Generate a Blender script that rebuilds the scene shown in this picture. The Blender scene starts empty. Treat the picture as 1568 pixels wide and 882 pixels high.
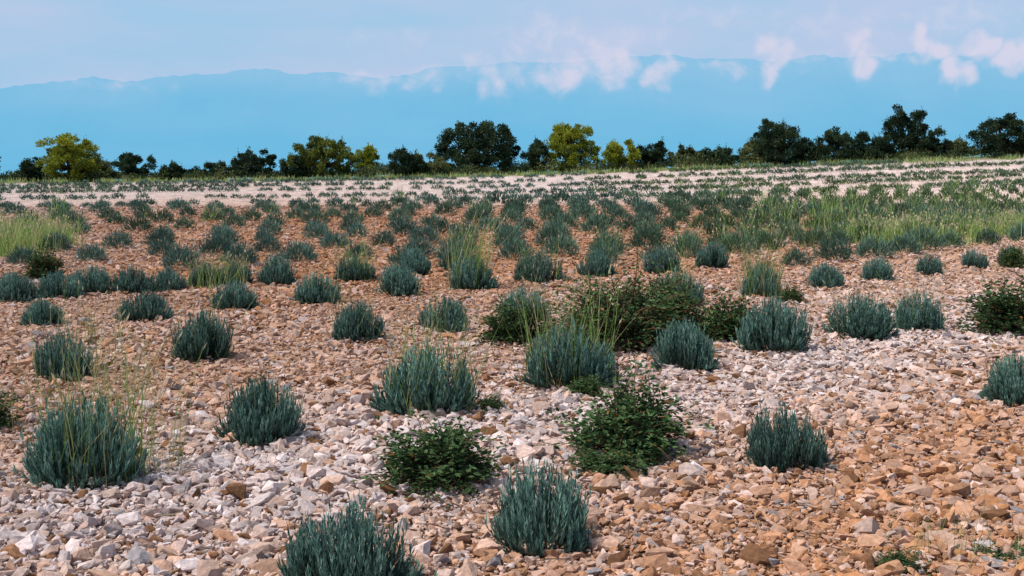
import bpy, bmesh, math
import numpy as np
rng = np.random.default_rng(7)
scene = bpy.context.scene

# ------------------------------------------------------------------ helpers
def link(ob):
    scene.collection.objects.link(ob); return ob

def make_mesh(name, V, F, C=None, mat=None, smooth=False):
    V = np.asarray(V, dtype=np.float32); F = np.asarray(F, dtype=np.int32)
    me = bpy.data.meshes.new(name)
    me.vertices.add(len(V)); me.vertices.foreach_set("co", V.ravel())
    k = F.shape[1]
    me.loops.add(F.size); me.loops.foreach_set("vertex_index", F.ravel())
    me.polygons.add(len(F))
    me.polygons.foreach_set("loop_start", np.arange(0, F.size, k, dtype=np.int32))
    me.update(calc_edges=True)
    if C is not None:
        a = me.color_attributes.new("Col", 'FLOAT_COLOR', 'POINT')
        c4 = np.ones((len(V), 4), np.float32); c4[:, :3] = C
        a.data.foreach_set("color", c4.ravel())
    (me.shade_smooth if smooth else me.shade_flat)()
    if mat: me.materials.append(mat)
    return me

def add_obj(name, me, loc=(0, 0, 0), rz=0.0, sc=(1, 1, 1)):
    ob = bpy.data.objects.new(name, me); ob.location = loc
    ob.rotation_euler = (0, 0, rz); ob.scale = sc
    return link(ob)

def norm(a):
    return a / (np.linalg.norm(a, axis=-1, keepdims=True) + 1e-9)

class Acc:
    """accumulates quads with per-vertex colour"""
    def __init__(s): s.V = []; s.F = []; s.C = []; s.n = 0
    def add(s, V, F, C):
        s.V.append(V); s.F.append(F + s.n); s.C.append(C); s.n += len(V)
    def mesh(s, name, mat, smooth=False):
        return make_mesh(name, np.concatenate(s.V), np.concatenate(s.F), np.concatenate(s.C), mat, smooth)

def leaves(P, D, L, W, col, fold=0.0):
    N = len(P); D = norm(D)
    R = rng.normal(size=(N, 3)); S = norm(np.cross(D, R))
    L = np.broadcast_to(L, (N,))[:, None]; W = np.broadcast_to(W, (N,))[:, None]
    U = np.cross(S, D)
    mid = P + D * L * 0.5 + U * W * fold
    V = np.stack([P, mid + S * W / 2, P + D * L, mid - S * W / 2], 1).reshape(-1, 3)
    F = np.arange(4 * N).reshape(N, 4)
    C = np.repeat(col, 4, axis=0)
    return V, F, C

def broad_leaves(P, D, L, W, col):
    N = len(P); D = norm(D)
    R = np.array([0, 0, 1.0]) + rng.normal(size=(N, 3)) * 0.55
    S = norm(np.cross(D, R)); U = np.cross(S, D)
    L = np.broadcast_to(L, (N,))[:, None]; W = np.broadcast_to(W, (N,))[:, None]
    a = P + D * L * .3 + U * W * .18; b = P + D * L * .68 + U * W * .14
    V = np.stack([P, a + S * W * .5, b + S * W * .38, P + D * L - U * L * .12, b - S * W * .38, a - S * W * .5], 1).reshape(-1, 3)
    i = np.arange(N)[:, None] * 6
    F = np.concatenate([i + np.array([0, 1, 2, 3]), i + np.array([0, 3, 4, 5])])
    return V, F, np.repeat(col, 6, axis=0)

def tube(pts, rad, col, n=6):
    pts = np.asarray(pts, float); rad = np.asarray(rad, float); m = len(pts)
    T = norm(np.gradient(pts, axis=0))
    ref = np.where(np.abs(T[:, 2:3]) > .9, np.array([[1., 0, 0]]), np.array([[0, 0, 1.]]))
    A = norm(np.cross(T, ref)); B = np.cross(T, A)
    an = np.linspace(0, 2 * np.pi, n, endpoint=False)
    V = (pts[:, None] + rad[:, None, None] * (A[:, None] * np.cos(an)[None, :, None] + B[:, None] * np.sin(an)[None, :, None])).reshape(-1, 3)
    F = []
    for i in range(m - 1):
        for j in range(n):
            F.append((i * n + j, i * n + (j + 1) % n, (i + 1) * n + (j + 1) % n, (i + 1) * n + j))
    return V, np.array(F), np.tile(np.array(col, float), (len(V), 1))

def blades(P, D, L, W, bend, col, seg=3):
    N = len(P); D = norm(D)
    S = norm(np.cross(D, rng.normal(size=(N, 3))))
    L = np.broadcast_to(L, (N,))[:, None]; W = np.broadcast_to(W, (N,))[:, None]
    rows = []
    for i in range(seg + 1):
        t = i / seg
        c = P + D * L * t + bend * L * t * t
        w = W * (1 - 0.7 * t) * .5
        rows += [c - S * w, c + S * w]
    V = np.stack(rows, 1).reshape(-1, 3)
    k = 2 * (seg + 1); i = np.arange(N)[:, None] * k
    F = np.concatenate([i + np.array([2 * s, 2 * s + 1, 2 * s + 3, 2 * s + 2]) for s in range(seg)])
    return V, F, np.repeat(col, k, axis=0)

def snoise(x, y, s, seed=0):
    r = np.random.default_rng(seed); v = 0
    for i in range(7):
        a = r.uniform(0, 6.28); f = s * r.uniform(.6, 1.9)
        v = v + np.sin((x * math.cos(a) + y * math.sin(a)) * f + r.uniform(0, 6.28) + 1.3 * np.sin((x * math.sin(a) - y * math.cos(a)) * f * .6))
    return v / 4.0

def sig(v): return 1 / (1 + np.exp(-np.clip(v, -30, 30)))

# ------------------------------------------------------------------ terrain shape
def H(x, y):
    x = np.asarray(x, float); y = np.asarray(y, float)
    xc = np.clip(x, -45, 45)
    g = .76 + .0230 * xc + .0003 * xc * xc
    r = np.clip((y - 20) / 48, 0, 1.1) ** 1.75
    z = g * r
    z = z - .22 * np.clip(y - 77, 0, None)
    z = z + .04 * snoise(x, y, .18, 3) * np.clip((y - 12) / 20, 0, 1) + .014 * snoise(x, y, 1.7, 5)
    return z

# ------------------------------------------------------------------ materials
def new_mat(name):
    m = bpy.data.materials.new(name); m.use_nodes = True
    nt = m.node_tree; nt.nodes.clear()
    return m, nt, nt.nodes, nt.links

def leaf_material(name, trans=.25):
    m, nt, N, L = new_mat(name)
    out = N.new('ShaderNodeOutputMaterial'); at = N.new('ShaderNodeAttribute'); at.attribute_name = 'Col'
    p = N.new('ShaderNodeBsdfDiffuse')
    oi = N.new('ShaderNodeObjectInfo'); mr = N.new('ShaderNodeMapRange')
    mr.inputs[3].default_value = .85; mr.inputs[4].default_value = 1.2
    L.new(oi.outputs['Random'], mr.inputs[0])
    mul = N.new('ShaderNodeVectorMath'); mul.operation = 'SCALE'
    L.new(at.outputs['Color'], mul.inputs[0]); L.new(mr.outputs[0], mul.inputs['Scale'])
    L.new(mul.outputs[0], p.inputs['Color'])
    t = N.new('ShaderNodeBsdfTranslucent'); mx = N.new('ShaderNodeMixShader'); mx.inputs[0].default_value = trans
    L.new(mul.outputs[0], t.inputs['Color'])
    L.new(p.outputs[0], mx.inputs[1]); L.new(t.outputs[0], mx.inputs[2]); L.new(mx.outputs[0], out.inputs[0])
    return m
M_lav = leaf_material('lavender_leaf', .2)
M_leaf = leaf_material('shrub_leaf', .25)
M_grass = leaf_material('grass_blade', .35)
M_tree = leaf_material('tree_foliage', .25)

def stone_material():
    m, nt, N, L = new_mat('limestone_rubble')
    out = N.new('ShaderNodeOutputMaterial'); at = N.new('ShaderNodeAttribute'); at.attribute_name = 'Col'
    p = N.new('ShaderNodeBsdfDiffuse'); p.inputs['Roughness'].default_value = .6
    tc = N.new('ShaderNodeTexCoord')
    n1 = N.new('ShaderNodeTexNoise'); n1.inputs['Scale'].default_value = 45; n1.inputs['Detail'].default_value = 3
    L.new(tc.outputs['Object'], n1.inputs[0])
    mr = N.new('ShaderNodeMapRange'); mr.inputs[1].default_value = .3; mr.inputs[2].default_value = .7
    mr.inputs[3].default_value = .72; mr.inputs[4].default_value = 1.14
    L.new(n1.outputs[0], mr.inputs[0])
    sc = N.new('ShaderNodeVectorMath'); sc.operation = 'SCALE'
    L.new(at.outputs['Color'], sc.inputs[0]); L.new(mr.outputs[0], sc.inputs['Scale'])
    L.new(sc.outputs[0], p.inputs['Color'])
    b = N.new('ShaderNodeBump'); b.inputs['Strength'].default_value = .6; b.inputs['Distance'].default_value = .012
    L.new(n1.outputs[0], b.inputs['Height']); L.new(b.outputs[0], p.inputs['Normal'])
    L.new(p.outputs[0], out.inputs[0]); return m
M_stone = stone_material()

def ground_material():
    m, nt, N, L = new_mat('stony_red_soil')
    out = N.new('ShaderNodeOutputMaterial'); at = N.new('ShaderNodeAttribute'); at.attribute_name = 'Col'
    p = N.new('ShaderNodeBsdfDiffuse'); p.inputs['Roughness'].default_value = .8
    tc = N.new('ShaderNodeTexCoord')
    v = N.new('ShaderNodeTexVoronoi'); v.inputs['Scale'].default_value = 24
    n = N.new('ShaderNodeTexNoise'); n.inputs['Scale'].default_value = 2.2; n.inputs['Detail'].default_value = 6
    L.new(tc.outputs['Object'], v.inputs['Vector']); L.new(tc.outputs['Object'], n.inputs['Vector'])
    sep = N.new('ShaderNodeSeparateColor'); L.new(v.outputs['Color'], sep.inputs[0])
    mr = N.new('ShaderNodeMapRange'); mr.inputs[3].default_value = .55; mr.inputs[4].default_value = 1.4
    L.new(sep.outputs[0], mr.inputs[0])
    mr2 = N.new('ShaderNodeMapRange'); mr2.inputs[1].default_value = .3; mr2.inputs[2].default_value = .7
    mr2.inputs[3].default_value = .65; mr2.inputs[4].default_value = 1.2
    L.new(n.outputs[0], mr2.inputs[0])
    mu = N.new('ShaderNodeMath'); mu.operation = 'MULTIPLY'; L.new(mr.outputs[0], mu.inputs[0]); L.new(mr2.outputs[0], mu.inputs[1])
    sc = N.new('ShaderNodeVectorMath'); sc.operation = 'SCALE'
    L.new(at.outputs['Color'], sc.inputs[0]); L.new(mu.outputs[0], sc.inputs['Scale'])
    L.new(sc.outputs[0], p.inputs['Color'])
    b = N.new('ShaderNodeBump'); b.invert = True; b.inputs['Strength'].default_value = .8; b.inputs['Distance'].default_value = .02
    L.new(v.outputs['Distance'], b.inputs['Height']); L.new(b.outputs[0], p.inputs['Normal'])
    L.new(p.outputs[0], out.inputs[0]); return m
M_ground = ground_material()

WHITE = np.array([.77, .665, .635]); TAN = np.array([.69, .475, .36]); ORANGE = np.array([.55, .275, .135])
def zones(x, y):
    n = (y - x) / 1.414
    nz = snoise(x, y, .9, 11); nl = snoise(x, y, .22, 12)
    w = np.exp(-((n - 5.7 + .3 * nz) / 1.3) ** 2) * .68
    w = w * (y < 16) + .22
    far = sig((y - 44) / 4)
    w = w + far * .4 + .15 * nz
    o = sig((4.4 - n) * 1.6) * (.52 + .6 * sig((x - .6) * 1.5))
    o = o + .42 * sig((n - 7.2) * 2) * (y < 20) * sig(-(x - .5))
    o = o + 1.0 * sig((y - 17.5) / 1.2) * sig((42 - y) / 4) * sig((x + .34 * y) * .8) * sig((.30 * y - x) * .5)
    o = o + .2 * nz + .15 * nl
    return np.clip(w, 0, 1), np.clip(o, 0, 1)

def stone_colour(x, y, jitter=True):
    w, o = zones(x, y)
    if jitter:
        w = np.clip(w + rng.normal(size=len(w)) * .35, 0, 1); o = np.clip(o + rng.normal(size=len(o)) * .28, 0, 1)
    o = o * (1 - .5 * w)
    c = TAN[None] * (1 - w[:, None]) + WHITE[None] * w[:, None]
    c = c * (1 - o[:, None]) + ORANGE[None] * o[:, None]
    if jitter:
        c = c * rng.uniform(.64, 1.10, len(w))[:, None]
        g = rng.random(len(w)); k = g < .03
        c[k] = np.array([.40, .355, .345]) * rng.uniform(.6, 1.2, k.sum())[:, None]
        k = g > .93
        c[k] = np.array([.27, .14, .075]) * rng.uniform(.6, 1.3, k.sum())[:, None]
    return c

# ------------------------------------------------------------------ ground sheet
ys = np.concatenate([np.arange(-12, 30, .25), np.arange(30, 80, .6), np.linspace(80, 420, 40)])
xs = np.concatenate([np.linspace(-420, -46, 30), np.linspace(-45, -12, 70)[:-1], np.arange(-12, 12, .25), np.linspace(12, 45, 70), np.linspace(46, 420, 30)])
X, Y = np.meshgrid(xs, ys); Z = H(X, Y)
V = np.stack([X, Y, Z], -1).reshape(-1, 3)
ny, nx = X.shape
idx = np.arange(ny * nx).reshape(ny, nx)
F = np.stack([idx[:-1, :-1], idx[:-1, 1:], idx[1:, 1:], idx[1:, :-1]], -1).reshape(-1, 4)
xf, yf = X.ravel(), Y.ravel()
C = stone_colour(xf, yf, False) * .9
near = sig((34 - yf) / 4)[:, None]
C = C * (1 - near) + (C * .5 + np.array([.31, .155, .078]) * .5) * near
gr = (sig((yf - 71) * 1.5))[:, None]
C = C * (1 - gr) + np.array([.09, .11, .035]) * gr
add_obj('stony_ground', make_mesh('stony_ground', V, F, C, M_ground, True))

# ------------------------------------------------------------------ rubble
def rock_shape(npts, seed):
    r = np.random.default_rng(seed)
    p = norm(r.normal(size=(npts, 3))); p = np.sign(p) * np.abs(p) ** .7
    p *= np.array([.5, r.uniform(.28, .42), r.uniform(.14, .3)])
    bm = bmesh.new()
    for q in p: bm.verts.new(q)
    bmesh.ops.convex_hull(bm, input=bm.verts)
    loose = [v for v in bm.verts if not v.link_faces]
    bmesh.ops.delete(bm, geom=loose, context='VERTS')
    bmesh.ops.triangulate(bm, faces=bm.faces)
    bmesh.ops.recalc_face_normals(bm, faces=bm.faces)
    bm.verts.index_update()
    V = np.array([v.co[:] for v in bm.verts]); F = np.array([[v.index for v in f.verts] for f in bm.faces])
    bm.free(); return V, F

def scatter(count, y0, y1, med, sg, lo, hi, npts, lift, margin=3.0):
    y = np.sqrt(rng.uniform(y0 * y0, y1 * y1, count)) if y1 > 12 else rng.uniform(y0, y1, count)
    x = rng.uniform(-.5, .5, count) * (.84 * y + margin)
    size = np.clip(med * np.exp(rng.normal(size=count) * sg) * (1 + .25 * snoise(x, y, 1.1, 15)), lo, hi)
    col = stone_colour(x, y)
    Vs, Fs, Cs = [], [], []; n = 0
    K = 36; which = rng.integers(0, K, count)
    for k in range(K):
        sV, sF = rock_shape(npts, 100 + k + npts * 50)
        m = which == k; c = m.sum()
        if not c: continue
        a = rng.uniform(0, 6.283, c); b = rng.normal(size=c) * .33; d = rng.normal(size=c) * .33
        ca, sa, cb, sb, cd, sd = np.cos(a), np.sin(a), np.cos(b), np.sin(b), np.cos(d), np.sin(d)
        o = np.zeros(c); e = np.ones(c)
        Rz = np.stack([ca, -sa, o, sa, ca, o, o, o, e], 1).reshape(-1, 3, 3)
        Rx = np.stack([e, o, o, o, cb, -sb, o, sb, cb], 1).reshape(-1, 3, 3)
        Ry = np.stack([cd, o, sd, o, e, o, -sd, o, cd], 1).reshape(-1, 3, 3)
        R = Rz @ Rx @ Ry
        s = size[m][:, None, None] * (1 + rng.uniform(-.2, .25, (c, 1, 3)))
        P = np.einsum('nij,nkj->nki', R, sV[None] * s)
        zz = H(x[m], y[m]) + size[m] * .08 + np.abs(rng.normal(size=c)) * lift
        P += np.stack([x[m], y[m], zz], 1)[:, None]
        Vs.append(P.reshape(-1, 3))
        Fs.append((sF[None] + (np.arange(c) * len(sV))[:, None, None]).reshape(-1, 3) + n)
        Cs.append(np.repeat(col[m], len(sV), axis=0)); n += c * len(sV)
    return np.concatenate(Vs), np.concatenate(Fs), np.concatenate(Cs)
parts = [scatter(58000, 4.4, 9.2, .036, .54, .012, .16, 12, .010),
         scatter(72000, 9, 18.5, .047, .45, .02, .17, 9, .010),
         scatter(60000, 18, 42, .075, .35, .045, .16, 8, .01, 4)]
n = 0; VV, FF, CC = [], [], []
for v, f, c in parts:
    VV.append(v); FF.append(f + n); CC.append(c); n += len(v)
add_obj('limestone_rubble', make_mesh('limestone_rubble', np.concatenate(VV), np.concatenate(FF), np.concatenate(CC), M_stone))

# ------------------------------------------------------------------ lavender bushes
def lav_cols(n):
    t = rng.random(n)[:, None]
    return np.array([.054, .128, .100]) * (1 - t) + np.array([.225, .365, .295]) * t
def lavender_mesh(seed):
    global rng
    keep = rng; rng = np.random.default_rng(seed)
    A = Acc(); NS = 500; NL = 19
    NC = 30
    cct = rng.uniform(0, 1, NC) ** .85; cth = np.arccos(cct); cph = rng.uniform(0, 6.283, NC)
    crad = rng.uniform(.80, 1.1, NC)
    ci = rng.integers(0, NC, NS)
    th = np.clip(cth[ci] + rng.normal(size=NS) * .22, 0, 1.6); ph = cph[ci] + rng.normal(size=NS) * .26 / (np.sin(cth[ci]) + .25)
    rad = crad[ci] * rng.uniform(.84, 1.05, NS)
    k = rng.random(NS) < .06; rad[k] *= 1.14
    tip = np.stack([np.sin(th) * np.cos(ph) * .48, np.sin(th) * np.sin(ph) * .48, np.cos(th) * .74 + .14], 1) * rad[:, None]
    base = np.stack([np.cos(ph) * .16 * np.sin(th), np.sin(ph) * .16 * np.sin(th), np.zeros(NS)], 1)
    up = np.array([0, 0, 1.0])
    ctrl = base * .35 + tip * .65; ctrl[:, 2] *= .5; ctrl[:, :2] *= 1.22
    shade = rng.uniform(.75, 1.2, NC)[ci] * rng.uniform(.7, 1.2, NS)
    for i in range(NL):
        t = .28 + .72 * (i + rng.random(NS)) / NL; tt = t[:, None]
        P = base * (1 - tt) ** 2 + 2 * ctrl * tt * (1 - tt) + tip * tt ** 2
        T = norm(2 * (ctrl - base) * (1 - tt) + 2 * (tip - ctrl) * tt) * .8 + up * .35
        side = rng.normal(size=(NS, 3))
        D = norm(T) + norm(side) * (.46 - .25 * tt)
        ln = rng.uniform(.065, .12, NS)
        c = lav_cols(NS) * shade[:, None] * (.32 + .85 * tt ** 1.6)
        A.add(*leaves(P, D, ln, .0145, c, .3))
    ts = np.linspace(0, .8, 4)
    for s in range(0, NS, 5):
        pts = [base[s] * (1 - t) ** 2 + 2 * ctrl[s] * t * (1 - t) + tip[s] * t * t for t in ts]
        A.add(*tube(pts, [.009, .007, .005, .003], (.09, .07, .045), 3))
    me = A.mesh('lavender_bush', M_lav); rng = keep
    return me
LAV = [lavender_mesh(s) for s in range(1, 11)]
bushes = [(-.64,5.05,.54,.34),(.13,5.6,.49,.35),(1.52,7.1,.45,.34),(3.52,8.96,.48,.33),
 (-2.25,6.73,.62,.43),(-1.5,7.75,.53,.38),(-.57,8.65,.73,.44),(.45,9.66,.74,.47),(1.4,10.4,.55,.38),(2.3,11.3,.69,.46),(3.32,12.25,.69,.41),(4.07,12.8,.56,.36),
 (-3.52,10.0,.48,.37),(-2.63,10.85,.55,.40),(-1.45,12.03,.50,.36),(-.67,12.67,.52,.34),(.11,13.3,.55,.37),(1.96,15.0,.6,.42),(3.1,15.9,.53,.4),(4.2,17.1,.52,.34),(5.17,18,.5,.34),(6.2,19,.44,.3),(7.3,20.2,.42,.3),(8.1,20.8,.45,.3),
 (-4.85,13.2,.46,.27),(-3.9,13.6,.56,.32),(-3.14,14.5,.56,.32),(-2.3,15.1,.58,.36),(-1.44,16.1,.64,.38),(-.53,16.8,.67,.45),(.38,17.7,.70,.42),(1.21,18.5,.6,.38),(2.27,19.3,.62,.4),(3.15,20.2,.6,.42),
 (-6.0,15.4,.6,.36),(-5.55,15.7,.55,.34),(-5.35,16.3,.6,.35),(-4.85,16.4,.6,.35),(-4.45,16.6,.5,.3),(-4.1,17.1,.5,.33),(-3.75,17.3,.5,.33),(-3.2,17.35,.55,.42),(-2.2,18,.6,.36),(-1.45,19,.6,.38),(-.9,19.8,.5,.36)]
for i, (x, y, w, h) in enumerate(bushes):
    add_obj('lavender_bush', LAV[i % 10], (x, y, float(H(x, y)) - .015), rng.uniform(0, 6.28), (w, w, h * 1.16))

# lavender field: rows curving over the rise
def far_lavender():
    A = Acc(); rows = []
    c = 17.0
    while c < 96:
        s = .95 - .83 * min(1, max(0, (c - 18) / 38))
        rows.append((c, s)); c += 3.0 if c < 20 else (2.5 if c < 38 else (3.1 if c < 45 else 5.4))
    P = []; ri = []
    for q, (c, s) in enumerate(rows):
        x = -34.0
        while x < 36:
            y = c + s * x + .2 * math.sin(x * .35 + c) + (.25 * math.sin(x * .12 + c * .6) if c > 45 else 0)
            step = rng.uniform(.95, 1.15) / math.sqrt(1 + s * s) * (1.05 if c < 46 else .46)
            x += step
            xx = x + rng.normal() * .07; yy = y + rng.normal() * .09
            if yy > 70 or yy < 14 or abs(xx) > .45 * yy + 4: continue
            if c < 18 and x < 3.9: continue
            if c < 21 and x < -.2: continue
            if yy < 21.3 and xx < 3 and yy < 20.2 + .1 * xx: continue
            P.append((xx, yy)); ri.append(c)
    P = np.array(P); x, y = P.T; rc = np.array(ri)
    nz = snoise(x, y, .2, 21)
    keep = rng.random(len(x)) < np.where(rc > 45, .88 + .25 * nz, .96)
    x, y, nz, rc = x[keep], y[keep], nz[keep], rc[keep]
    small = (rc > 45) * 1.0
    size = rng.uniform(.5, .76, len(x)) * (1 - .12 * small) * (1 + .14 * nz)
    hh = size * rng.uniform(.52, .66, len(x)) * (1 - .32 * small)
    z = H(x, y)
    for lo, hi, nb, L, W in ((0, 27, 750, .17, .022), (27, 42, 360, .19, .036), (42, 99, 120, .24, .07)):
        m = (y >= lo) & (y < hi); k = m.sum()
        if not k: continue
        ct = rng.uniform(.0, 1, (k, nb)); th = np.arccos(ct); ph = rng.uniform(0, 6.283, (k, nb)); r = rng.uniform(.3, .92, (k, nb)) ** .7
        lob = 1 + .14 * np.sin(ph * 3 + rng.uniform(0, 6, (k, 1)))
        d = np.stack([np.sin(th) * np.cos(ph) * .47, np.sin(th) * np.sin(ph) * .47, np.cos(th) * .8 + .08], -1)
        sc = np.stack([size[m], size[m], hh[m]], 1)[:, None]
        Pp = d * (r * lob)[..., None] * sc + np.stack([x[m], y[m], z[m]], 1)[:, None]
        D = (d * np.array([1, 1, .7]) + np.array([0, 0, .4]) + rng.normal(size=d.shape) * .22)
        warm = np.clip(.10 + .3 * snoise(x[m], y[m], .3, 31) + .35 * (y[m] > 30) * (x[m] > 4), 0, .8)
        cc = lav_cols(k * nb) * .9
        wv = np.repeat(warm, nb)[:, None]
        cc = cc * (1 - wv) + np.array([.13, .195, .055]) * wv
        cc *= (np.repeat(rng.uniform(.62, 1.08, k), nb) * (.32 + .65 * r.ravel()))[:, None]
        sz = np.repeat(size[m] * np.where(small[m] > 0, .85, 1), nb)
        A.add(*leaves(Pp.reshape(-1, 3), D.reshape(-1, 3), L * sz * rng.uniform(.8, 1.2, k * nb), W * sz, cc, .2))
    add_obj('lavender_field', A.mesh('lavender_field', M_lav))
    return x, y, z, size, rc
fx, fy, fz, fs, frc = far_lavender()

# ------------------------------------------------------------------ grass
def grass_cols(n, dry=.4):
    t = (rng.random(n) < dry)[:, None]
    c = np.where(t, np.array([.48, .44, .22]), np.array([.24, .36, .10]))
    return c * rng.uniform(.7, 1.2, (n, 1))
def tuft(A, x, y, r, h, nb, w, dry=.4, heads=True, flat=False):
    a = rng.uniform(0, 6.283, nb); rr = r * np.sqrt(rng.random(nb))
    P = np.stack([x + rr * np.cos(a), y + rr * np.sin(a), np.zeros(nb)], 1)
    if not flat: P[:, 2] = H(P[:, 0], P[:, 1])
    D = np.array([0, 0, 1.0]) + rng.normal(size=(nb, 3)) * np.array([.16, .16, 0])
    bend = rng.normal(size=(nb, 3)) * np.array([.18, .18, .0])
    L = h * rng.uniform(.5, 1.1, nb); c = grass_cols(nb, dry)
    A.add(*blades(P, D, L, w, bend, c))
    if heads:
        m = rng.random(nb) < .4; k = m.sum()
        if k:
            T = P[m] + norm(D[m]) * L[m][:, None] + bend[m] * L[m][:, None]
            Dd = norm(D[m]) + bend[m] * 2
            A.add(*leaves(T - norm(Dd) * .02, Dd, .06, w * 2.0, np.tile([.46, .40, .26], (k, 1)) * rng.uniform(.7, 1.1, (k, 1))))
def grass_obj(x, y, r, h, nb, w, dry=.4):
    A = Acc(); tuft(A, 0, 0, r, h, nb, w * .82, dry, True, True)
    add_obj('grass_tuft', A.mesh('grass_tuft', M_grass), (x, y, float(H(x, y))))
for g in [(-2.2,6.78,.27,.78,110,.0065,.35),(-2.0,6.95,.25,.72,60,.006,.4),(-2.5,7.3,.25,.85,20,.0055,.6),(-.55,8.68,.33,.70,120,.0075,.3),(.4,9.7,.34,.82,130,.008,.25),(-.55,16.8,.28,1.0,110,.013,.3),
          (3.1,15.9,.25,.68,170,.012,.3),(-3.4,10.2,.22,.66,22,.007,.5),(-4.0,11.9,.4,.55,24,.008,.6),(-2.65,11,.25,.58,34,.008,.4),(-1.5,12.1,.22,.54,26,.008,.4),(-1.5,7.8,.18,.54,20,.006,.3),
          (-3.9,17,.4,.45,150,.012,.25),(-2.2,18,.25,.66,70,.012,.3),(4.1,12.9,.3,.58,26,.009,.4),(2.3,11.4,.25,.6,26,.008,.5),(3.3,12.3,.25,.6,24,.008,.4),(1.9,5.5,.3,.2,45,.004,.2),(.15,13.3,.2,.55,20,.008,.4),(3.6,9.1,.1,.45,8,.006,.5),
          (-3.0,8.2,.3,.5,12,.006,.7),(-2.9,9.6,.3,.5,12,.006,.7),(-.75,12.6,.25,.52,18,.008,.4),(2.0,15.1,.25,.6,40,.01,.3),(.4,17.7,.3,.6,50,.012,.3),(-2.3,15.1,.25,.5,20,.01,.4)]:
    grass_obj(*g)
A = Acc()
for i in range(len(fx)):
    x, y = fx[i], fy[i]
    p = .08 + .22 * snoise(np.array([x]), np.array([y]), .2, 41)[0] + .45 * (x > .16 * y) * (y > 23) * (y < 50) + .35 * (x < -.36 * y) * (y < 34)
    if frc[i] > 45: p = .04 + .4 * (x > 6)
    if rng.random() < p:
        tuft(A, x, y, fs[i] * .45, fs[i] * rng.uniform(.6, 1.0) if frc[i] < 45 else .28, 36 if y < 34 else 18, .013 if y < 30 else .024, .15, y < 32)
for i in range(80):
    x = rng.uniform(-12, -8.6); y = rng.uniform(22, 25.5); tuft(A, x, y, .5, rng.uniform(.4, .8), 50, .015, .3)
for i in range(130):
    x = rng.uniform(7, 14); y = 25.2 + .7 * (x - 6) + rng.normal() * .6; tuft(A, x, y, .4, rng.uniform(.3, .6), 30, .018, .15)
for i in range(560):
    x = rng.uniform(-36, 36); y = rng.uniform(70, 73); tuft(A, x, y, .5, rng.uniform(.12, .34), 14, .04, .35, False)
add_obj('wild_grass', A.mesh('wild_grass', M_grass))

# ------------------------------------------------------------------ leafy shrubs
def bramble_mesh(seed, ntw, leafL):
    global rng
    keep = rng; rng = np.random.default_rng(seed); A = Acc()
    lobes = np.linspace(0, 6.283, 6)[:-1] + rng.normal(size=5) * .3
    for i in range(ntw):
        ph = rng.choice(lobes) + rng.normal() * .5; el = math.asin(min(.99, rng.uniform(.03, 1.0))); ln = rng.uniform(.7, 1.0) if rng.random() < .85 else rng.uniform(1.0, 1.3)
        d = np.array([math.cos(ph) * math.cos(el), math.sin(ph) * math.cos(el), math.sin(el)])
        tip = d * np.array([.52, .52, .85]) * ln
        base = np.array([rng.normal() * .1, rng.normal() * .1, 0])
        ctrl = (base + tip) * .5 + np.array([0, 0, .2]) + rng.normal(size=3) * .05
        if rng.random() < .3: tip[2] = max(.04, tip[2] - .2)
        ts = np.linspace(0, 1, 7)[:, None]
        pts = base * (1 - ts) ** 2 + 2 * ctrl * ts * (1 - ts) + tip * ts ** 2
        A.add(*tube(pts, np.linspace(.008, .002, 7), (.14, .08, .05), 3))
        nl = int(rng.integers(15, 26)); t = (.25 + .75 * rng.random(nl))[:, None]
        P = base * (1 - t) ** 2 + 2 * ctrl * t * (1 - t) + tip * t ** 2 + rng.normal(size=(nl, 3)) * .028
        D = norm(rng.normal(size=(nl, 3)) * np.array([1, 1, .5])) + d * .5 + np.array([0, 0, .15])
        q = rng.random((nl, 1)); c = np.array([.028, .068, .028]) * (1 - q) + np.array([.12, .20, .075]) * q
        k = rng.random(nl) < .025; c[k] = [.22, .12, .04]
        A.add(*broad_leaves(P, D, leafL * rng.uniform(.6, 1.25, nl), leafL * .55, c * rng.uniform(.55, 1.25)))
    me = A.mesh('bramble_shrub', M_leaf); rng = keep; return me
B = [bramble_mesh(51 + i, 190, .055) for i in range(3)] + [bramble_mesh(61, 320, .038)]
for x, y, w, h, k in [(-.39,6.73,.78,.40,0),(.68,7.4,.80,.50,1),(.52,7.0,.5,.14,2),(.95,11.6,1.4,.76,3),(1.5,12.4,1.0,.66,3),(.05,11.9,.75,.44,2),(2.05,12.1,.85,.46,1),(4.85,12.57,1.0,.55,2),(-3.35,8.03,.5,.38,0),(1.62,5.35,.3,.08,1),(2.1,5.5,.3,.07,2),(-6.7,18.3,.7,.5,2),(3.3,15.2,.4,.25,1),(7.9,20.2,.5,.45,0),(-.15,8.6,.25,.14,2),(-4.4,10.1,.5,.4,1),(.55,9.2,.35,.16,1)]:
    add_obj('bramble_shrub', B[k], (x, y, float(H(x, y)) - .01), rng.uniform(0, 6.28), (w, w, h * 1.12))

# ------------------------------------------------------------------ dry twigs on the ground
A = Acc()
for i in range(500):
    y = rng.uniform(4.8, 14); x = rng.uniform(-.5, .5) * (.84 * y + 2); a = rng.uniform(0, 6.28); l = rng.uniform(.05, .2)
    z = float(H(x, y)) + .03; d = np.array([math.cos(a), math.sin(a), rng.normal() * .12]) * l
    p0 = np.array([x, y, z]); p1 = p0 + d * .5 + rng.normal(size=3) * .008
    A.add(*tube([p0, p1, p0 + d], [.003, .0025, .0015], (.15, .09, .05) if rng.random() < .6 else (.35, .27, .18), 3))
add_obj('dry_twigs', A.mesh('dry_twigs', M_stone))

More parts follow.
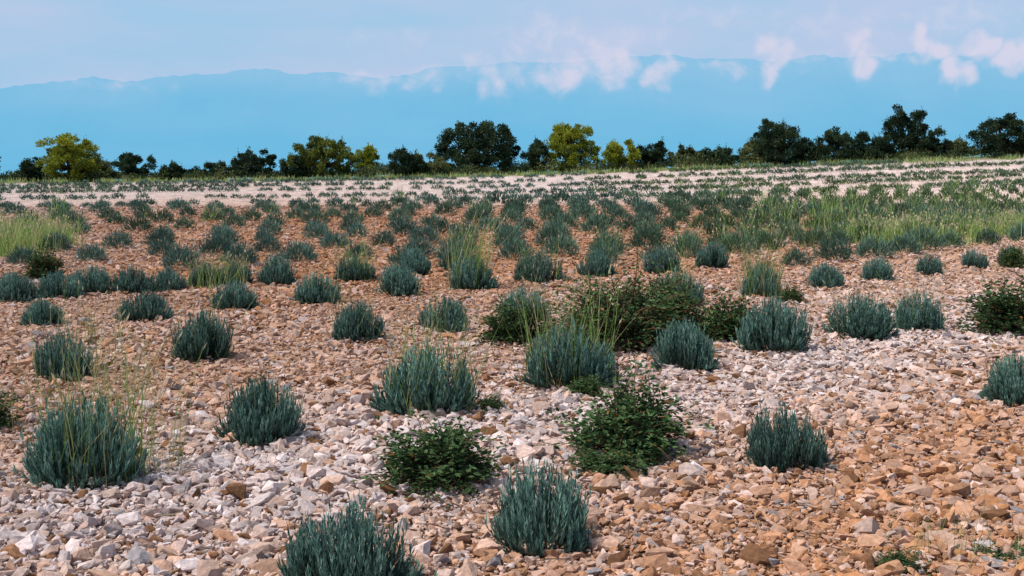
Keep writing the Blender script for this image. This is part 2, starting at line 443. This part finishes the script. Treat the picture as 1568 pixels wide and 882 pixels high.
# ------------------------------------------------------------------ trees along the rise
PAL = {'oak': (np.array([.016, .033, .020]), np.array([.085, .125, .058])),
       'pine': (np.array([.13, .16, .02]), np.array([.42, .45, .055])),
       'olivep': (np.array([.05, .075, .02]), np.array([.26, .29, .055])),
       'olive': (np.array([.06, .08, .03]), np.array([.24, .26, .11]))}
def tree(name, kind, x, y, w, h, seed, mat=M_tree):
    global rng
    keep = rng; rng = np.random.default_rng(seed); A = Acc()
    c0, c1 = PAL[kind]
    bark = (.07, .05, .035)
    th = h * rng.uniform(.2, .3)
    lean = rng.normal(size=2) * .05 * w
    trunk = [(0, 0, -.25), (lean[0] * .4, lean[1] * .4, th * .5), (lean[0], lean[1], th), (lean[0] * 1.6, lean[1], h * .62), (lean[0] * 2, lean[1] * 1.4, h * .85)]
    r0 = .03 * h + .02
    A.add(*tube(trunk, [r0 * 1.3, r0, r0 * .8, r0 * .45, r0 * .12], bark, 7))
    ncl = int(30 + w * h * 5.6)
    peak = rng.uniform(-.35, .35)
    cl = []
    while len(cl) < ncl:
        p = rng.uniform(-1, 1, 3)
        R = np.linalg.norm(p)
        lob = 1 + .2 * math.sin(3 * math.atan2(p[1], p[0]) + seed) * (p[2] > -.2) + .12 * math.sin(5 * p[0] + seed * 1.7)
        if R > .98 * lob or R < .2: continue
        wd = 1.0 if p[2] > 0 else 1.0 + .25 * abs(p[2])
        cx = p[0] * (1 - .25 * max(0, p[2])) + peak * max(0, p[2]) * .6
        cl.append((cx * w * .47 * wd, p[1] * w * .47 * wd, h * (.44 + .44 * p[2])))
    cl = np.array(cl)
    for i, c in enumerate(cl):
        st = np.array(trunk[2]) if c[2] > th else np.array(trunk[1])
        if i % 2 == 0:
            mid = (st + c) * .5 + np.array([0, 0, -.06 * h])
            A.add(*tube([st, mid, c], [r0 * .4, r0 * .22, r0 * .06], bark, 4))
        nl = int(rng.integers(110, 190)); s = rng.uniform(.5, 1.2) * (.12 + .048 * min(w, h))
        q = norm(rng.normal(size=(nl, 3))) * (rng.random((nl, 1)) ** .5) * s * np.array([1.15, 1.15, .8])
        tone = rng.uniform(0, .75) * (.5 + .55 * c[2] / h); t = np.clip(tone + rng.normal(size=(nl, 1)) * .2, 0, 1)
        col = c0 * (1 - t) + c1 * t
        D = norm(q) * .6 + rng.normal(size=(nl, 3)) * .5 + np.array([0, 0, .3])
        lsz = .095 + .009 * w
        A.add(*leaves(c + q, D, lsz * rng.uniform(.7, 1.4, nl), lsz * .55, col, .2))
    for _ in range(int(16 + w * 11)):
        c = cl[rng.integers(len(cl))]
        if c[2] < h * .5: continue
        d = norm(np.array([c[0] / w, c[1] / w, .7 + rng.random()]) + rng.normal(size=3) * .3); L = rng.uniform(.15, .5) * (.6 + .08 * h)
        k = 18; t = rng.random((k, 1))
        A.add(*tube([c, c + d * L * .6, c + d * L], [.015, .01, .004], bark, 3))
        A.add(*leaves(c + d * L * t + rng.normal(size=(k, 3)) * .05, d + rng.normal(size=(k, 3)) * .5, .1, .05, np.tile(c0 * .5 + c1 * .5, (k, 1))))
    me = A.mesh(name, mat); rng = keep
    add_obj(name, me, (x, y, float(H(x, y)) - .05))
TL = [('pine_tree','pine',108,108,76),('holm_oak_tree','oak',50,58,36),('holm_oak_tree','oak',203,70,46),('pine_tree','olivep',495,104,70),('pine_tree','pine',563,44,52),
 ('holm_oak_tree','oak',625,60,48),('juniper_shrub','olive',658,84,36),('holm_oak_tree','oak',735,138,88),('holm_oak_tree','oak',822,46,54),('pine_tree','pine',877,96,80),
 ('pine_tree','pine',950,56,48),('holm_oak_tree','oak',998,66,46),('juniper_shrub','olive',1048,58,36),('holm_oak_tree','oak',1100,70,32),('juniper_shrub','olive',1165,68,44),
 ('holm_oak_tree','oak',1192,94,76),('holm_oak_tree','oak',1285,98,56),('holm_oak_tree','oak',1384,70,94),('holm_oak_tree','oak',1346,54,46),('juniper_shrub','olive',1460,58,32),
 ('holm_oak_tree','oak',1535,100,70),('holm_oak_tree','oak',388,82,46),('holm_oak_tree','oak',322,60,30),('holm_oak_tree','oak',265,50,26),('holm_oak_tree','oak',1416,60,64),('holm_oak_tree','oak',452,46,38),('holm_oak_tree','oak',1625,90,60),('holm_oak_tree','oak',-40,90,50),
 ('juniper_shrub','olive',150,50,30),('holm_oak_tree','oak',1228,50,40)]
for i, (nm, kd, u, w, h) in enumerate(TL):
    y = 72.5 + (i * 7 % 5) * .7
    s = y / 1960.0
    tree(nm, kd, (u - 784) * s, y, w * s, h * s + .1, 200 + i)
# low scrub, one mass
A = Acc()
for i in range(720):
    x = rng.uniform(-34, 34); y = rng.uniform(72.0, 76.8); z = float(H(x, y))
    pr = .5 + .5 * math.sin(x * 1.1) * math.sin(x * .37 + 1)
    s = rng.uniform(.25, .55) * (.5 + 1.0 * pr); k = 90
    q = norm(rng.normal(size=(k, 3))) * (rng.random((k, 1)) ** .5) * s * np.array([1.2, 1, 1.1]); q[:, 2] = np.abs(q[:, 2])
    c0, c1 = PAL['oak'] if rng.random() < .45 else PAL['olive']
    t = np.clip(rng.uniform(0, .8) + rng.normal(size=(k, 1)) * .2, 0, 1)
    A.add(*leaves(q + np.array([x, y, z + s * .2]), q / s + rng.normal(size=(k, 3)) * .5 + np.array([0, 0, .4]), rng.uniform(.08, .18, k), .07, c0 * (1 - t) + c1 * t))
add_obj('maquis_scrub', A.mesh('maquis_scrub', M_tree))

# ------------------------------------------------------------------ far sea, mountains, clouds
def painted_haze_material(name, zlo, zhi, clo, chi, diff, amp=.8):  # aerial haze painted as emitted colour, blended by height and noise
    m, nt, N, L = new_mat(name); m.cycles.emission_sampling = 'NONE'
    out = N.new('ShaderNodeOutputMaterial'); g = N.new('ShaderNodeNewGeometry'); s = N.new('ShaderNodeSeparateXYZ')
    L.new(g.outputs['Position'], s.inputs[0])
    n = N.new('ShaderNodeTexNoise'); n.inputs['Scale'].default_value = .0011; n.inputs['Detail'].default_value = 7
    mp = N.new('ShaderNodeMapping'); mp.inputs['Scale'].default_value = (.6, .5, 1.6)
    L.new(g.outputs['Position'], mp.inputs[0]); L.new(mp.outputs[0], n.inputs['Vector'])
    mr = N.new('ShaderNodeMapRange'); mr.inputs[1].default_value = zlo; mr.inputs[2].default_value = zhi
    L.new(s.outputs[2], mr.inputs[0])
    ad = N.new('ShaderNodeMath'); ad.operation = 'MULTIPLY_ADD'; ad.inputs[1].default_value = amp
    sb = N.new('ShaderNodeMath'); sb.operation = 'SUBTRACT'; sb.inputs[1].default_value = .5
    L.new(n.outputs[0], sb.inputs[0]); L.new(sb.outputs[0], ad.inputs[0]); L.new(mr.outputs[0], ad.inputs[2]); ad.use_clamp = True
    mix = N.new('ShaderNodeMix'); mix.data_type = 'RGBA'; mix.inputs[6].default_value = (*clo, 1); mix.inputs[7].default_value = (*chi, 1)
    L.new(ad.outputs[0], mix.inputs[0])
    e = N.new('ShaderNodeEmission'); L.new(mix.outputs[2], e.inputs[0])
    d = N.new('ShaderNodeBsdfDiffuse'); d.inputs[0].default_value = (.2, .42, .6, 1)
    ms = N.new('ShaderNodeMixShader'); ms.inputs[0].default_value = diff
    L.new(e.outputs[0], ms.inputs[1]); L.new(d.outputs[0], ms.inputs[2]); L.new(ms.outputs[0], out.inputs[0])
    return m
M_mount = painted_haze_material('limestone_mountain_painted_haze', 200, 1100, (.155, .49, .745), (.27, .54, .775), .05, 1.3)
M_sea = painted_haze_material('sea_painted_haze', -100, 100, (.155, .485, .74), (.155, .485, .74), .0)  # sea shows only the painted haze colour, self-lit
D0 = 14000.0; k = D0 / 1960
prof = [(-2500,150),(-1200,120),(-500,150),(-200,140),(0,136),(60,126),(130,118),(200,126),(250,118),(330,110),(370,106),(405,105),(450,114),(520,110),(580,117),(640,109),(655,103),(720,101),(780,94),(850,97),(950,88),(1040,85),(1100,89),(1200,93),(1260,83),(1350,86),(1400,76),(1480,87),(1568,83),(1800,95),(2200,120),(4000,150)]
pu = np.array([(p[0] - 784) * k for p in prof]); pz = np.array([(245 - p[1]) * k for p in prof])
mx_ = np.concatenate([np.linspace(-23000, -6000, 60)[:-1], np.linspace(-6000, 6000, 700), np.linspace(6000, 23000, 60)[1:]])
rz = np.interp(mx_, pu, pz) + 22 * snoise(mx_, mx_ * 0, .006, 71) + 11 * snoise(mx_, mx_ * 0, .025, 72)
tv = np.linspace(0, 1, 30)
MX, TV = np.meshgrid(mx_, tv)
RZ = np.broadcast_to(rz, MX.shape)
MZ = -120 + (RZ + 120) * TV ** 1.1
MY = D0 - 2200 * (1 - TV) + 260 * snoise(MX, TV * 4000, .0018, 73) * (1 - TV) * TV * 4
V = np.stack([MX, MY, MZ], -1).reshape(-1, 3); ny, nx = MX.shape; idx = np.arange(ny * nx).reshape(ny, nx)
F = np.stack([idx[:-1, :-1], idx[:-1, 1:], idx[1:, 1:], idx[1:, :-1]], -1).reshape(-1, 4)
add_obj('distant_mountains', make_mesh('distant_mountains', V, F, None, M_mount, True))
V = np.array([(-40000, 250, -40), (40000, 250, -40), (40000, 30000, -40), (-40000, 30000, -40)], float)
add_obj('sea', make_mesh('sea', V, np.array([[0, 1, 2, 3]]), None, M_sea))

# clouds: thin layer drifting in front of the ridge
D1 = 9500.0; k = D1 / 1960
puffs = [(748,118,34,26,.75),(730,95,34,24,.55),(850,112,44,32,.85),(880,95,34,26,.7),(840,55,80,44,.5),(935,98,40,30,.95),(915,70,40,24,.65),(1005,118,24,22,.8),(1020,98,24,14,.65),(1185,105,22,26,.95),(1180,68,34,20,.9),(1195,85,27,20,.85),
         (1322,100,22,26,1.0),(1305,68,20,24,.9),(1405,58,18,22,1.1),(1432,80,34,16,1.2),(1462,108,24,24,1.2),(1500,72,28,18,1.1),(1545,82,42,26,1.3),(1590,78,50,30,1.2),(600,128,60,14,.5),(560,120,70,14,.4),(180,128,110,12,.35),(1110,100,50,14,.5),(1230,88,34,14,.5),(660,118,40,16,.5),(780,100,80,32,.42),(960,60,110,34,.40),(1250,40,140,26,.38),(1450,30,160,26,.42),(1360,85,60,14,.45),(600,60,120,20,.3),(1100,20,200,20,.35)]
cxs = np.linspace(-5200, 5200, 900); czs = np.linspace(150, 1500, 160)
CX, CZ = np.meshgrid(cxs, czs); U = CX / k + 784; Vv = 245 - CZ / k
wu = U + 14 * snoise(U, Vv, .06, 81) + 6 * snoise(U, Vv, .16, 82); wv = Vv + 10 * snoise(U, Vv, .07, 83) + 5 * snoise(U, Vv, .17, 84)
den = np.zeros_like(CX)
for a, b, ra, rb, q in puffs:
    den = np.maximum(den, q * np.exp(-(((wu - a) / ra) ** 2 + ((wv - b) / rb) ** 2) * .9))
den *= np.clip((1500 - CZ) / 250, 0, 1)
CY = D1 + 200 * snoise(CX, CZ, .002, 85)
V = np.stack([CX, CY, CZ], -1).reshape(-1, 3); ny, nx = CX.shape; idx = np.arange(ny * nx).reshape(ny, nx)
F = np.stack([idx[:-1, :-1], idx[:-1, 1:], idx[1:, 1:], idx[1:, :-1]], -1).reshape(-1, 4)
m, nt, N, L = new_mat('self_lit_cloud'); m.cycles.emission_sampling = 'NONE'
out = N.new('ShaderNodeOutputMaterial'); at = N.new('ShaderNodeAttribute'); at.attribute_name = 'Col'
g = N.new('ShaderNodeNewGeometry')
n = N.new('ShaderNodeTexNoise'); n.inputs['Scale'].default_value = .0055; n.inputs['Detail'].default_value = 8; n.inputs['Roughness'].default_value = .62; n.inputs['Distortion'].default_value = .6
L.new(g.outputs['Position'], n.inputs['Vector'])
ma = N.new('ShaderNodeMath'); ma.operation = 'MULTIPLY_ADD'; ma.inputs[1].default_value = 1.35; ma.inputs[2].default_value = -.66
L.new(n.outputs[0], ma.inputs[0])
ad = N.new('ShaderNodeMath'); ad.operation = 'ADD'; L.new(at.outputs['Fac'], ad.inputs[0]); L.new(ma.outputs[0], ad.inputs[1])
mr = N.new('ShaderNodeMapRange'); mr.interpolation_type = 'SMOOTHSTEP'; mr.inputs[1].default_value = .08; mr.inputs[2].default_value = 1.05; mr.inputs[4].default_value = .92
L.new(ad.outputs[0], mr.inputs[0])
ml = N.new('ShaderNodeMath'); ml.operation = 'MULTIPLY'; ml.use_clamp = True
sm = N.new('ShaderNodeMapRange'); sm.inputs[1].default_value = .02; sm.inputs[2].default_value = .4
L.new(at.outputs['Fac'], sm.inputs[0]); L.new(sm.outputs[0], ml.inputs[0]); L.new(mr.outputs[0], ml.inputs[1])
e = N.new('ShaderNodeEmission'); e.inputs[0].default_value = (.68, .67, .82, 1)  # sunlit brightness of the clouds painted in as a fixed glow
t = N.new('ShaderNodeBsdfTransparent'); ms = N.new('ShaderNodeMixShader')
L.new(ml.outputs[0], ms.inputs[0]); L.new(t.outputs[0], ms.inputs[1]); L.new(e.outputs[0], ms.inputs[2]); L.new(ms.outputs[0], out.inputs[0])
dd = np.repeat(den.reshape(-1, 1), 3, 1)
add_obj('cloud_bank', make_mesh('cloud_bank', V, F, dd, m, True))

# ------------------------------------------------------------------ sky and sun
SUN_EL = math.radians(56); SUN_AZ = math.radians(-110)   # azimuth from +Y toward +X
w = bpy.data.worlds.new("World"); scene.world = w; w.use_nodes = True
nt = w.node_tree; N = nt.nodes; L = nt.links; N.clear()
out = N.new('ShaderNodeOutputWorld'); sky = N.new('ShaderNodeTexSky'); sky.sky_type = 'NISHITA'; sky.sun_disc = False
sky.sun_elevation = SUN_EL; sky.sun_rotation = SUN_AZ; sky.dust_density = 2.0
bg = N.new('ShaderNodeBackground'); bg.inputs[1].default_value = .15; L.new(sky.outputs[0], bg.inputs[0])
tc = N.new('ShaderNodeTexCoord'); sp = N.new('ShaderNodeSeparateXYZ'); L.new(tc.outputs['Generated'], sp.inputs[0])
mp = N.new('ShaderNodeMapping'); mp.inputs['Scale'].default_value = (3, 3, 14); L.new(tc.outputs['Generated'], mp.inputs[0])
nz = N.new('ShaderNodeTexNoise'); nz.inputs['Scale'].default_value = 1.6; nz.inputs['Detail'].default_value = 6; L.new(mp.outputs[0], nz.inputs['Vector'])
r = N.new('ShaderNodeMapRange'); r.inputs[1].default_value = .35; r.inputs[2].default_value = .65; L.new(nz.outputs[0], r.inputs[0])
mc = N.new('ShaderNodeMix'); mc.data_type = 'RGBA'; mc.inputs[6].default_value = (.36, .58, .80, 1); mc.inputs[7].default_value = (.48, .59, .80, 1)
L.new(r.outputs[0], mc.inputs[0])
bh = N.new('ShaderNodeBackground'); bh.inputs[1].default_value = 1.0; L.new(mc.outputs[2], bh.inputs[0])
fr = N.new('ShaderNodeMapRange'); fr.inputs[1].default_value = .14; fr.inputs[2].default_value = .45; fr.inputs[3].default_value = 1; fr.inputs[4].default_value = 0
fr.interpolation_type = 'SMOOTHSTEP'; L.new(sp.outputs[2], fr.inputs[0])
mx = N.new('ShaderNodeMixShader'); L.new(fr.outputs[0], mx.inputs[0]); L.new(bg.outputs[0], mx.inputs[1]); L.new(bh.outputs[0], mx.inputs[2]); L.new(mx.outputs[0], out.inputs[0])

sl = bpy.data.lights.new('sun', 'SUN'); sl.energy = 3.6; sl.angle = math.radians(1.0); sl.color = (1, .945, .87)
so = bpy.data.objects.new('sun', sl); link(so)
from mathutils import Vector
sd = Vector((math.sin(SUN_AZ) * math.cos(SUN_EL), math.cos(SUN_AZ) * math.cos(SUN_EL), math.sin(SUN_EL)))
so.rotation_euler = sd.to_track_quat('Z', 'Y').to_euler(); so.location = (0, 0, 30)

# ------------------------------------------------------------------ camera
cd = bpy.data.cameras.new('camera'); cam = bpy.data.objects.new('camera', cd); link(cam)
cam.location = (0, 0, 1.7); cam.rotation_euler = (math.radians(90), 0, 0)
cd.lens = 45; cd.sensor_width = 36; cd.shift_y = -.125; cd.clip_end = 60000; cd.clip_start = .05
scene.camera = cam
scene.view_settings.view_transform = 'Standard'; scene.view_settings.look = 'None'; scene.view_settings.exposure = 0
